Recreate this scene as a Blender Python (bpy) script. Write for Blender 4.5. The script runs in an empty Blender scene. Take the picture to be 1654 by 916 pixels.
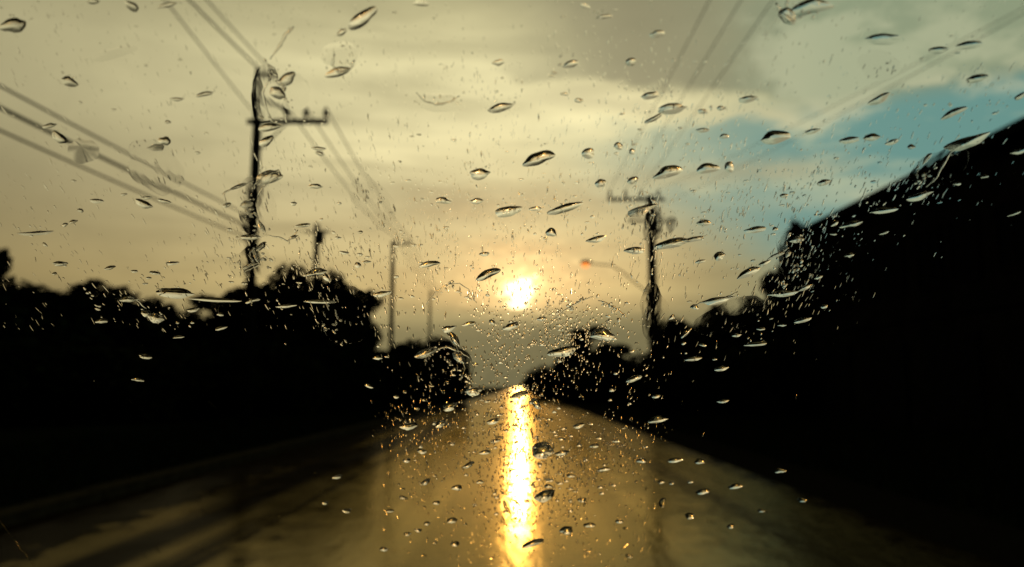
import bpy, bmesh, math, random
from mathutils import Vector, Matrix, noise as mnoise

sc = bpy.context.scene
COL = sc.collection
R = math.radians

# ------------------------------------------------------------------ camera
IMW, IMH, F = 1654.0, 916.0, 1298.0            # photograph size, focal length in its pixels
PITCH = math.atan(167.0 / F)
YAW = math.atan(11.0 / F)
EYE = Vector((0.0, 0.0, 1.25))
cam_d = bpy.data.cameras.new('camera')
cam = bpy.data.objects.new('camera', cam_d)
COL.objects.link(cam)
cam.location = EYE
cam.rotation_euler = (math.pi / 2 + PITCH, 0.0, YAW)
cam_d.sensor_width = 36.0
cam_d.lens = 36.0 * F / IMW
cam_d.clip_start = 0.02
cam_d.clip_end = 6000.0
cam_d.dof.use_dof = True
cam_d.dof.focus_distance = 0.50
cam_d.dof.aperture_fstop = 6.8
sc.camera = cam
CM = cam.rotation_euler.to_matrix()
CX, CY, CZ = CM.col[0].copy(), CM.col[1].copy(), -CM.col[2]

def ray(px, py):
    return (CX * ((px - IMW / 2) / F) - CY * ((py - IMH / 2) / F) + CZ).normalized()

def project(p):
    q = Vector(p) - EYE
    z = q.dot(CZ)
    return (IMW / 2 + F * q.dot(CX) / z, IMH / 2 - F * q.dot(CY) / z)

def at_depth(px, py, y):
    d = ray(px, py)
    return EYE + d * (y / d.y)

def at_ground(px, py):
    d = ray(px, py)
    return EYE + d * (-EYE.z / d.z)

# ------------------------------------------------------------------ light
SUN_EL, SUN_AZ = R(6.75), R(0.05)               # azimuth clockwise from +Y (the road)
sun_dir = Vector((math.sin(SUN_AZ) * math.cos(SUN_EL), math.cos(SUN_AZ) * math.cos(SUN_EL), math.sin(SUN_EL)))
sl = bpy.data.lights.new('sun', 'SUN')
sl.energy = 0.2
sl.angle = R(0.55)
sl.color = (1.0, 0.55, 0.18)
so = bpy.data.objects.new('sun', sl)
so.rotation_euler = (-sun_dir).to_track_quat('-Z', 'Y').to_euler()
so.location = (0, 0, 40)
COL.objects.link(so)

sc.view_settings.view_transform = 'Standard'
sc.view_settings.look = 'None'
sc.view_settings.exposure = 0.0
sc.view_settings.gamma = 1.0
sc.render.engine = 'CYCLES'
sc.cycles.max_bounces = 16
sc.cycles.transmission_bounces = 14
sc.cycles.transparent_max_bounces = 16
sc.cycles.glossy_bounces = 6
sc.cycles.diffuse_bounces = 3
sc.cycles.sample_clamp_indirect = 12.0
sc.cycles.use_denoising = True

# ------------------------------------------------------------------ sky
world = bpy.data.worlds.new('World')
sc.world = world
world.use_nodes = True
WT = world.node_tree
WT.nodes.clear()

class X:
    """A float socket of the world tree with arithmetic."""
    def __init__(self, s): self.s = s
    def _m(self, op, *o):
        n = WT.nodes.new('ShaderNodeMath'); n.operation = op
        for i, v in enumerate((self,) + o):
            if isinstance(v, X): WT.links.new(v.s, n.inputs[i])
            else: n.inputs[i].default_value = float(v)
        return X(n.outputs[0])
    def __add__(s, o): return s._m('ADD', o)
    def __radd__(s, o): return s._m('ADD', o)
    def __sub__(s, o): return s._m('SUBTRACT', o)
    def __rsub__(s, o): return const(o)._m('SUBTRACT', s)
    def __mul__(s, o): return s._m('MULTIPLY', o)
    def __rmul__(s, o): return s._m('MULTIPLY', o)
    def __truediv__(s, o): return s._m('DIVIDE', o)
    def exp(s): return s._m('EXPONENT')
    def clip(s): return (s._m('MAXIMUM', 0.0))._m('MINIMUM', 1.0)

def const(v):
    n = WT.nodes.new('ShaderNodeValue'); n.outputs[0].default_value = v
    return X(n.outputs[0])

def sstep(x, a, b):
    n = WT.nodes.new('ShaderNodeMapRange'); n.interpolation_type = 'SMOOTHSTEP'
    WT.links.new(x.s, n.inputs['Value'])
    flip = a > b
    n.inputs['From Min'].default_value = min(a, b); n.inputs['From Max'].default_value = max(a, b)
    n.inputs['To Min'].default_value = 1.0 if flip else 0.0
    n.inputs['To Max'].default_value = 0.0 if flip else 1.0
    return X(n.outputs[0])

def gauss(x, c, w):
    t = (x - c) * (1.0 / w)
    return (t * t * -1.0).exp()

def vec(x, y, z):
    n = WT.nodes.new('ShaderNodeCombineXYZ')
    for i, v in enumerate((x, y, z)):
        if isinstance(v, X): WT.links.new(v.s, n.inputs[i])
        else: n.inputs[i].default_value = v
    return n.outputs[0]

def wnoise(v, scale, detail=5.0, rough=0.55, dist=0.0):
    n = WT.nodes.new('ShaderNodeTexNoise')
    n.inputs['Scale'].default_value = scale; n.inputs['Detail'].default_value = detail
    n.inputs['Roughness'].default_value = rough; n.inputs['Distortion'].default_value = dist
    WT.links.new(v, n.inputs['Vector'])
    return X(n.outputs['Fac'])

def mixc(fac, a, b, blend='MIX'):
    n = WT.nodes.new('ShaderNodeMix'); n.data_type = 'RGBA'; n.blend_type = blend; n.clamp_factor = True
    if isinstance(fac, X): WT.links.new(fac.s, n.inputs[0])
    else: n.inputs[0].default_value = fac
    for k, v in ((6, a), (7, b)):
        if isinstance(v, tuple): n.inputs[k].default_value = (*v, 1.0)
        else: WT.links.new(v, n.inputs[k])
    return n.outputs[2]

def scalec(c, x):
    n = WT.nodes.new('ShaderNodeVectorMath'); n.operation = 'SCALE'
    if isinstance(c, tuple): n.inputs[0].default_value = c
    else: WT.links.new(c, n.inputs[0])
    if isinstance(x, X): WT.links.new(x.s, n.inputs['Scale'])
    else: n.inputs['Scale'].default_value = x
    return n.outputs[0]

def addc(a, b):
    n = WT.nodes.new('ShaderNodeVectorMath'); n.operation = 'ADD'
    WT.links.new(a, n.inputs[0]); WT.links.new(b, n.inputs[1])
    return n.outputs[0]

def ramp(x, stops):
    lo, hi = stops[0][0], stops[-1][0]
    n = WT.nodes.new('ShaderNodeValToRGB')
    t = (x - lo) * (1.0 / (hi - lo))
    WT.links.new(t.s, n.inputs[0])
    e = n.color_ramp.elements
    while len(e) < len(stops): e.new(0.5)
    for i, (p, c) in enumerate(stops):
        e[i].position = (p - lo) / (hi - lo); e[i].color = (*c, 1.0)
    return n.outputs[0]

def s2l(r, g, b):
    f = lambda v: (v / 255 / 12.92) if v / 255 < 0.04045 else ((v / 255 + 0.055) / 1.055) ** 2.4
    return (f(r), f(g), f(b))

tc = WT.nodes.new('ShaderNodeTexCoord')
sep = WT.nodes.new('ShaderNodeSeparateXYZ')
WT.links.new(tc.outputs['Generated'], sep.inputs[0])
dx, dy, dz = (X(sep.outputs[i]) for i in range(3))
DEG = 180.0 / math.pi
az = dx._m('ARCTAN2', dy) * DEG
el = dz._m('ARCSINE') * DEG
cosg = dx * sun_dir.x + dy * sun_dir.y + dz * sun_dir.z
ang = cosg._m('MINIMUM', 1.0)._m('ARCCOSINE') * DEG
flat = dz._m('ABSOLUTE') + 0.16
pv = vec(dx / flat, dy / flat, 0.0)              # a cloud layer overhead, foreshortened to the horizon
n1 = wnoise(pv, 1.6, 6.0, 0.55)
n2 = wnoise(pv, 4.5, 6.0, 0.6, 0.3)
band_v = vec(az * 0.045, el * 0.42, 0.0)         # long flat streaks
n3 = wnoise(band_v, 1.0, 5.0, 0.55, 0.4)
lump_v = vec(az * 0.16, el * 0.3, 3.0)
n4 = wnoise(lump_v, 1.0, 6.0, 0.58, 0.5)
elw = el + (n4 - 0.5) * 3.4 + (n2 - 0.5) * 1.4

base = ramp(el, [(-4, s2l(96, 90, 62)), (1.0, s2l(120, 112, 78)), (4.0, s2l(158, 143, 98)), (7.0, s2l(203, 180, 122)),
                 (13, s2l(206, 191, 142)), (18.5, s2l(236, 224, 171)), (22, s2l(236, 225, 172)), (27, s2l(204, 195, 147)), (36, s2l(130, 124, 92)),
                 (55, s2l(76, 74, 58)), (90, s2l(46, 45, 38))])
# the sky dulls away from the sun on every side
side = sstep(ang, 7.0, 40.0)
base = mixc(side, base, scalec(base, 0.47))
# long streaks and lumps
streak = (n3 - 0.5) * 1.15 * sstep(el, 1.0, 6.0) * sstep(ang, 34.0, 16.0) + (n4 - 0.5) * 0.30 + 1.0
base = scalec(base, streak)
duskier = sstep(az, 7.0, 15.0) * sstep(el, 13.0, 8.0)
base = mixc(duskier, base, scalec(base, 0.70))
# heavy grey cloud bank high above the road, with a lit lower rim
edge = az * -0.15 + 21.7
dd = elw - edge
bank = sstep(dd, -0.15, 0.9) * sstep(az + (n4 - 0.5) * 8.0, -6.0, 9.0) * sstep(az + (n2 - 0.5) * 12.0 + (n4 - 0.5) * 5.0, 22.0, 18.5)
bank_c = mixc(sstep(n1, 0.3, 0.7), s2l(140, 135, 105), s2l(157, 150, 117))
rim = gauss(dd, -0.75, 0.75) * sstep(az, -2.0, 5.0) * sstep(az, 23.0, 18.0)
# blue-green gap of thin cloud
gap_hi = az * 0.03 + 18.6
gap_lo = az * -0.42 + 16.6
gapm = sstep(gap_hi - elw, -0.4, 1.6) * sstep(elw - gap_lo, -3.0, 2.0) * sstep(az + (n3 - 0.5) * 6.0, -1.0, 14.0)
gap_c = mixc(sstep(n4 + (n3 - 0.5) * 0.8, 0.48, 0.70), s2l(100, 147, 139), s2l(160, 177, 150))
nish = WT.nodes.new('ShaderNodeTexSky')
nish.sky_type = 'NISHITA'; nish.sun_disc = False
nish.sun_elevation = SUN_EL; nish.sun_rotation = SUN_AZ
nish.air_density = 1.0; nish.dust_density = 1.5; nish.ozone_density = 2.0
clear = addc(scalec(nish.outputs[0], 0.05 * 0.08), scalec(gap_c, 0.94))
col = mixc(gapm * (0.62 + 0.35 * sstep(az, 10.0, 22.0)), base, clear)
tan = gauss(el + (n4 - 0.5) * 1.6, 14.6, 0.75) * sstep(az, 4.0, 9.0) * sstep(az, 25.0, 18.0)
col = mixc(tan * 0.55, col, s2l(178, 166, 126))
cream = gauss(el + (n4 - 0.5) * 2.0, 12.6, 0.9) * sstep(az, 12.0, 24.0)
col = mixc(cream * 0.55, col, s2l(196, 196, 158))
col = mixc(bank * 0.96, col, bank_c)
col = mixc(rim * 0.8, col, s2l(214, 203, 156))
# pale puffs to the right of the bank
puff = sstep(n4 * 0.5 + n2 * 0.6, 0.48, 0.59) * sstep(az + (n4 - 0.5) * 10.0, 14.0, 21.0) * sstep(elw, 17.0, 19.2) * sstep(el, 42.0, 26.0)
high = sstep(az + (n2 - 0.5) * 12.0, 14.0, 23.0) * sstep(el, 17.5, 19.5) * sstep(el, 42.0, 26.0)
col = mixc(high * 0.75, col, s2l(132, 143, 116))
col = mixc(puff * 0.8, col, s2l(204, 200, 162))
cool = sstep(az, 8.0, 24.0) * (1.0 - gapm) * 0.55
col = mixc(cool, col, s2l(140, 156, 126))
# low grey bank under the sun
low = gauss(az + (n4 - 0.5) * 5.0, 2.0, 11.0) * sstep(el + (n3 - 0.5) * 1.6, 5.6, 3.6)
col = mixc(low * 0.9, col, s2l(112, 106, 75))
# unseen sky behind and overhead darkened to keep surfaces facing the camera black
back = 1.0 - 0.93 * sstep(ang, 38.0, 100.0)
col = scalec(col, back)
# the sun behind thin cloud
n5 = wnoise(vec(az * 1.1, el * 2.0, 5.0), 1.0, 4.0, 0.6, 0.4)
ragged = 1.0 + (n3 - 0.5) * 0.7 + (n5 - 0.5) * 2.6
a2 = ang * ragged
core = ((a2 * a2) * (-1.0 / (0.64 ** 2))).exp()
halo = (a2 * (-1.0 / 1.5)).exp()
wide = (ang * (-1.0 / 5.5)).exp()
stretch = ((az * 0.5) * (az * 0.5) + (el - 7.6) * (el - 7.6))._m('SQRT') * (1.0 + (n3 - 0.5) * 1.6)
peach = (stretch * (-1.0 / 1.7)).exp() * sstep(el + (n3 - 0.5) * 1.5, 4.8, 6.2)
above = sstep(el, 4.6, 6.6)
sung = addc(scalec((1.0, 0.80, 0.42), core * 9.0), scalec((1.0, 0.66, 0.26), halo * 1.0 * (above * 0.7 + 0.3)))
sung = addc(sung, scalec((1.0, 0.60, 0.20), wide * 0.13 * (above * 0.8 + 0.2)))
sung = addc(sung, scalec((0.62, 0.24, 0.07), peach * 0.95))
col = addc(col, sung)
bg = WT.nodes.new('ShaderNodeBackground')
bg.inputs['Strength'].default_value = 1.0
WT.links.new(col, bg.inputs['Color'])
wo = WT.nodes.new('ShaderNodeOutputWorld')
WT.links.new(bg.outputs[0], wo.inputs['Surface'])

# ------------------------------------------------------------------ materials
def pmat(name, color, rough=0.7, spec=0.3, metal=0.0, var=0.25, nscale=6.0, bump=0.0, bscale=60.0, c2=None):
    m = bpy.data.materials.new(name); m.use_nodes = True
    t = m.node_tree; b = t.nodes['Principled BSDF']
    b.inputs['Roughness'].default_value = rough
    b.inputs['Specular IOR Level'].default_value = spec
    b.inputs['Metallic'].default_value = metal
    co = t.nodes.new('ShaderNodeTexCoord')
    n = t.nodes.new('ShaderNodeTexNoise'); n.inputs['Scale'].default_value = nscale; n.inputs['Detail'].default_value = 5
    t.links.new(co.outputs['Object'], n.inputs['Vector'])
    r = t.nodes.new('ShaderNodeValToRGB')
    a = tuple(max(0, v * (1 - var)) for v in color)
    c = c2 or tuple(v * (1 + var) for v in color)
    r.color_ramp.elements[0].position = 0.3; r.color_ramp.elements[0].color = (*a, 1)
    r.color_ramp.elements[1].position = 0.7; r.color_ramp.elements[1].color = (*c, 1)
    t.links.new(n.outputs['Fac'], r.inputs[0]); t.links.new(r.outputs[0], b.inputs['Base Color'])
    if bump:
        k = t.nodes.new('ShaderNodeTexNoise'); k.inputs['Scale'].default_value = bscale; k.inputs['Detail'].default_value = 4
        t.links.new(co.outputs['Object'], k.inputs['Vector'])
        bn = t.nodes.new('ShaderNodeBump'); bn.inputs['Strength'].default_value = bump; bn.inputs['Distance'].default_value = 0.02
        t.links.new(k.outputs['Fac'], bn.inputs['Height']); t.links.new(bn.outputs[0], b.inputs['Normal'])
    return m

def wet_road():
    m = bpy.data.materials.new('wet_asphalt'); m.use_nodes = True
    t = m.node_tree; b = t.nodes['Principled BSDF']; L = t.links.new
    co = t.nodes.new('ShaderNodeTexCoord')
    sp = t.nodes.new('ShaderNodeSeparateXYZ'); L(co.outputs['Object'], sp.inputs[0])
    def nz(scale, detail, sx=1, sy=1, rough=0.55):
        mp = t.nodes.new('ShaderNodeMapping'); mp.inputs['Scale'].default_value = (sx, sy, 1)
        L(co.outputs['Object'], mp.inputs[0])
        n = t.nodes.new('ShaderNodeTexNoise'); n.inputs['Scale'].default_value = scale
        n.inputs['Detail'].default_value = detail; n.inputs['Roughness'].default_value = rough
        L(mp.outputs[0], n.inputs['Vector'])
        return n.outputs['Fac']
    def mr(v, a, b_, c, d):
        n = t.nodes.new('ShaderNodeMapRange'); n.interpolation_type = 'SMOOTHSTEP'
        L(v, n.inputs['Value'])
        for k, w in zip(('From Min', 'From Max', 'To Min', 'To Max'), (a, b_, c, d)): n.inputs[k].default_value = w
        return n.outputs[0]
    def ma(op, a, b_):
        n = t.nodes.new('ShaderNodeMath'); n.operation = op
        for i, v in enumerate((a, b_)):
            if isinstance(v, float): n.inputs[i].default_value = v
            else: L(v, n.inputs[i])
        return n.outputs[0]
    patch = nz(0.55, 5)                          # puddled and drier patches
    rut = nz(1.0, 3, 1.6, 0.035)                 # long ruts in the direction of travel
    grain = nz(26.0, 3)
    mott = nz(3.2, 5, 1, 0.7)
    chop = nz(3.0, 3, 4.0, 0.9)                  # wind ripples on the film of water
    fine = nz(9.0, 4, 1.0, 0.5)
    xw = ma('ADD', sp.outputs[0], ma('MULTIPLY', ma('SUBTRACT', mott, 0.5), 1.6))
    shoulder = mr(xw, 0.9, 2.1, 0.0, 1.0)
    rims = ma('MAXIMUM', mr(xw, 2.5, 3.3, 0.0, 1.0), mr(xw, -3.7, -2.9, 1.0, 0.0))
    left = mr(xw, -2.2, -1.45, 1.0, 0.0)
    rough = ma('ADD', mr(patch, 0.35, 0.7, 0.07, 0.13), mr(rut, 0.42, 0.62, 0.0, 0.03))
    rough = ma('ADD', rough, ma('MULTIPLY', shoulder, mr(fine, 0.35, 0.65, 0.05, 0.16)))
    rough = ma('ADD', rough, ma('MULTIPLY', left, mr(mott, 0.35, 0.65, 0.03, 0.08)))
    L(rough, b.inputs['Coat Roughness'])
    b.inputs['Coat IOR'].default_value = 1.02
    L(ma('ADD', rough, 0.05), b.inputs['Roughness'])
    b.inputs['IOR'].default_value = 1.36
    edge_ = ma('MAXIMUM', shoulder, left)
    side_ = ma('ADD', ma('MULTIPLY', mr(rut, 0.40, 0.60, 0.80, 0.97), 0.6), ma('MULTIPLY', mr(fine, 0.35, 0.65, 0.78, 0.98), 0.4))
    dull = ma('MAXIMUM', ma('MULTIPLY', shoulder, side_), ma('MULTIPLY', left, mr(rut, 0.38, 0.54, 0.86, 1.0)))
    dull = ma('MAXIMUM', dull, rims)
    film = ma('MULTIPLY', ma('SUBTRACT', 1.0, dull), mr(rut, 0.43, 0.60, 1.0, 0.42))
    b.inputs['Coat Weight'].default_value = 1.0   # coat tinted to put the sun's golden glow into the road's reflections
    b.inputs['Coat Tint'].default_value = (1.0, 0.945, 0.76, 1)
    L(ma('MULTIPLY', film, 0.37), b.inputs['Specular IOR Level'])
    cr = t.nodes.new('ShaderNodeValToRGB')
    cr.color_ramp.elements[0].color = (0.006, 0.005, 0.003, 1); cr.color_ramp.elements[1].color = (0.022, 0.017, 0.011, 1)
    L(ma('ADD', ma('MULTIPLY', rut, 0.6), ma('MULTIPLY', grain, 0.4)), cr.inputs[0])
    L(cr.outputs[0], b.inputs['Base Color'])
    h = ma('ADD', ma('MULTIPLY', grain, 0.25), ma('MULTIPLY', mott, 1.0))
    h = ma('ADD', h, ma('MULTIPLY', rut, 1.0))
    h = ma('ADD', h, ma('MULTIPLY', chop, 1.3))
    bn = t.nodes.new('ShaderNodeBump'); bn.inputs['Distance'].default_value = 0.012
    L(ma('ADD', ma('MULTIPLY', shoulder, 0.30), 0.22), bn.inputs['Strength'])
    L(h, bn.inputs['Height']); L(bn.outputs[0], b.inputs['Normal']); L(bn.outputs[0], b.inputs['Coat Normal'])
    return m

def water_mat():
    m = bpy.data.materials.new('rain_water'); m.use_nodes = True
    t = m.node_tree; t.nodes.clear()
    o = t.nodes.new('ShaderNodeOutputMaterial')
    g = t.nodes.new('ShaderNodeBsdfGlass'); g.inputs['IOR'].default_value = 1.333; g.inputs['Roughness'].default_value = 0.0
    g.inputs['Color'].default_value = (1, 1, 1, 1)
    t.links.new(g.outputs[0], o.inputs['Surface'])
    return m

def clear_glass():
    m = bpy.data.materials.new('clear_glass'); m.use_nodes = True
    t = m.node_tree; t.nodes.clear()
    o = t.nodes.new('ShaderNodeOutputMaterial'); g = t.nodes.new('ShaderNodeBsdfTransparent')
    g.inputs['Color'].default_value = (1, 1, 1, 1)
    t.links.new(g.outputs[0], o.inputs['Surface'])
    return m

def lamp_mat():
    m = bpy.data.materials.new('lit_sodium_lamp'); m.use_nodes = True
    b = m.node_tree.nodes['Principled BSDF']
    b.inputs['Base Color'].default_value = (0.6, 0.3, 0.1, 1)
    b.inputs['Emission Color'].default_value = (1.0, 0.28, 0.05, 1)
    b.inputs['Emission Strength'].default_value = 1.6
    return m

M = dict(
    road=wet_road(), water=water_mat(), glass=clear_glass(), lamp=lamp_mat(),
    earth=pmat('dark_wet_grass_ground', (0.010, 0.012, 0.006), 1.0, 0.0, var=0.4, nscale=0.6, bump=0.6, bscale=3.0),
    gravel=pmat('wet_gravel', (0.014, 0.013, 0.010), 0.95, 0.0, var=0.5, nscale=20, bump=0.8, bscale=45),
    kerb=pmat('worn_concrete_kerb', (0.05, 0.042, 0.026), 1.0, 0.0, var=0.35, nscale=9, bump=0.3, bscale=40),
    leaf=pmat('dark_leaf', (0.020, 0.028, 0.011), 0.9, 0.0, var=0.4, nscale=1.5),
    leaf2=pmat('olive_leaf', (0.026, 0.029, 0.011), 0.9, 0.0, var=0.4, nscale=1.2),
    bark=pmat('bark', (0.045, 0.034, 0.024), 0.9, 0.1, var=0.4, nscale=8, bump=0.5, bscale=20),
    concrete=pmat('pole_concrete', (0.03, 0.027, 0.022), 1.0, 0.0, var=0.3, nscale=5, bump=0.2, bscale=60),
    steel=pmat('galvanised_steel', (0.06, 0.06, 0.058), 0.6, 0.3, metal=0.4, var=0.2, nscale=12),
    ceramic=pmat('brown_ceramic', (0.05, 0.028, 0.018), 0.35, 0.4, var=0.2, nscale=10),
    cable=pmat('black_cable', (0.02, 0.02, 0.02), 0.7, 0.2, var=0.2, nscale=3),
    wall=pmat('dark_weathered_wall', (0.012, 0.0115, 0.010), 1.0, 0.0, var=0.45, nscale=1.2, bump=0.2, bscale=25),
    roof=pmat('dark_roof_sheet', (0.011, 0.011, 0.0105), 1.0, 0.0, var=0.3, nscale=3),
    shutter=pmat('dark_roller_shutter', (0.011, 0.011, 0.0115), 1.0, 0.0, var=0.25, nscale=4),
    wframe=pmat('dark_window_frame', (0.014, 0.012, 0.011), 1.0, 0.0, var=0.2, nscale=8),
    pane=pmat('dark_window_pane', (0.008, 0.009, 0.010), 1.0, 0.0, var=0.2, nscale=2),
    rubber=pmat('black_rubber', (0.012, 0.012, 0.012), 0.9, 0.1, var=0.2, nscale=10),
)

# ------------------------------------------------------------------ helpers
def mesh_obj(name, verts, faces, mat, parent=None, smooth=False):
    me = bpy.data.meshes.new(name)
    me.from_pydata([tuple(v) for v in verts], [], faces)
    me.materials.append(mat)
    if smooth:
        me.polygons.foreach_set('use_smooth', [True] * len(me.polygons))
    me.update()
    o = bpy.data.objects.new(name, me)
    COL.objects.link(o)
    if parent is not None: o.parent = parent
    return o

def tag(o, label=None, cat=None, group=None, kind=None):
    if label: o['label'] = label
    if cat: o['category'] = cat
    if group: o['group'] = group
    if kind: o['kind'] = kind
    return o

def empty(name, loc, label, cat, group=None, rz=0.0):
    o = bpy.data.objects.new(name, None)
    o.empty_display_size = 0.2
    COL.objects.link(o)
    o.location = loc; o.rotation_euler = (0, 0, rz)
    return tag(o, label, cat, group)

def box(x0, x1, y0, y1, z0, z1):
    v = [(x, y, z) for z in (z0, z1) for y in (y0, y1) for x in (x0, x1)]
    f = [(0, 2, 3, 1), (4, 5, 7, 6), (0, 1, 5, 4), (2, 6, 7, 3), (0, 4, 6, 2), (1, 3, 7, 5)]
    return v, f

def join(*parts):
    V, Fc = [], []
    for v, f in parts:
        o = len(V); V += list(v); Fc += [tuple(i + o for i in q) for q in f]
    return V, Fc

def tube(pts, radii, n=8, cap=True):
    pts = [Vector(p) for p in pts]
    if not isinstance(radii, (list, tuple)): radii = [radii] * len(pts)
    V, Fc = [], []
    for i, p in enumerate(pts):
        t = (pts[min(i + 1, len(pts) - 1)] - pts[max(i - 1, 0)]).normalized()
        a = t.cross(Vector((0, 0, 1)) if abs(t.z) < 0.9 else Vector((1, 0, 0))).normalized()
        b = t.cross(a)
        for k in range(n):
            th = 2 * math.pi * k / n
            V.append(p + (a * math.cos(th) + b * math.sin(th)) * radii[i])
    for i in range(len(pts) - 1):
        for k in range(n):
            k2 = (k + 1) % n
            Fc.append((i * n + k, i * n + k2, (i + 1) * n + k2, (i + 1) * n + k))
    if cap:
        Fc.append(tuple(range(n - 1, -1, -1)))
        Fc.append(tuple((len(pts) - 1) * n + k for k in range(n)))
    return V, Fc

# ------------------------------------------------------------------ ground, road, kerbs
def sheet(name, x0, x1, ys, z, mat, xs=None):
    xs = xs or [x0, x1]
    V = [(x, y, z) for y in ys for x in xs]
    n = len(xs)
    Fc = [(j * n + i, j * n + i + 1, (j + 1) * n + i + 1, (j + 1) * n + i) for j in range(len(ys) - 1) for i in range(n - 1)]
    return tag(mesh_obj(name, V, Fc, mat), kind='structure')

sheet('ground', -3000, 3000, [-60, 0, 40, 200, 5000], 0.0, M['earth'])
ROAD_L, ROAD_R = -4.55, 3.35
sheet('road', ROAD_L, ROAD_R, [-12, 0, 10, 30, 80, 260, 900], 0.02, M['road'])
shoulder = sheet('gravel_shoulder', ROAD_R + 0.02, 4.4, [-12, 0, 30, 260], 0.012, M['gravel'])
kerb = tag(bpy.data.objects.new('kerb', None), kind='structure')
COL.objects.link(kerb); kerb.location = (ROAD_L - 0.16, 0, 0)
rnd = random.Random(4)
kv, kf = box(-0.155, 0.155, -0.49, 0.49, 0.0, 0.13)
kv = [(x * (0.93 if z > 0.1 else 1), y, z) for x, y, z in kv]
k0 = None
for i in range(70):
    if k0 is None:
        k0 = o = mesh_obj('kerb_stone', kv, kf, M['kerb'], kerb)
    else:
        o = k0.copy(); COL.objects.link(o)
    o.parent = kerb
    o.location = (rnd.uniform(-.012, .012), 1.5 + i, rnd.uniform(-.012, .006))
    o.rotation_euler = (rnd.uniform(-.006, .006), 0, rnd.uniform(-.012, .012))

# ------------------------------------------------------------------ trees and bushes
def crown_mesh(name, lobes, n_leaf, leaf, seed, mat):
    rd = random.Random(seed)
    tot = sum(l[3] * l[4] * l[5] for l in lobes) if lobes else 1
    V, Fc = [], []
    for (cx, cy, cz, rx, ry, rz) in lobes:
        k = max(30, int(n_leaf * (rx * ry * rz) / tot))
        for _ in range(k):
            while True:
                a, b, c = (rd.uniform(-1, 1) for _ in range(3))
                q = a * a + b * b + c * c
                if q <= 1: break
            s = rd.uniform(0.86, 1.14)
            p = Vector((cx + a * rx * s, cy + b * ry * s, max(0.05, cz + c * rz * s)))
            sz = leaf * rd.uniform(0.55, 1.35)
            u = Vector((rd.gauss(0, 1), rd.gauss(0, 1), rd.gauss(0, 0.7))).normalized()
            w = u.orthogonal().normalized()
            w.rotate(Matrix.Rotation(rd.uniform(0, 6.28), 3, u))
            o = len(V)
            V += [p - u * sz, p + w * sz * 0.55, p + u * sz, p - w * sz * 0.55]
            Fc.append((o, o + 1, o + 2, o + 3))
    me = bpy.data.meshes.new(name)
    me.from_pydata([tuple(v) for v in V], [], Fc); me.materials.append(mat); me.update()
    return me

def trunk_mesh(name, h, lobes, seed, r0):
    rd = random.Random(seed)
    top = Vector((rd.uniform(-.2, .2), rd.uniform(-.2, .2), h))
    parts = [tube([(0, 0, 0), (rd.uniform(-.1, .1), 0, h * .35), (rd.uniform(-.15, .15), rd.uniform(-.1, .1), h * .7), top], [r0, r0 * .75, r0 * .6, r0 * .35], 8)]
    for (cx, cy, cz, rx, ry, rz) in lobes:
        st = Vector((0, 0, h * rd.uniform(.45, .8)))
        e = Vector((cx, cy, cz))
        mid = st.lerp(e, .5) + Vector((0, 0, rd.uniform(-.2, .3)))
        parts.append(tube([st, mid, e], [r0 * .35, r0 * .24, r0 * .08], 6))
    V, Fc = join(*parts)
    me = bpy.data.meshes.new(name); me.from_pydata([tuple(v) for v in V], [], Fc); me.materials.append(M['bark'])
    me.polygons.foreach_set('use_smooth', [True] * len(me.polygons)); me.update()
    return me

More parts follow.
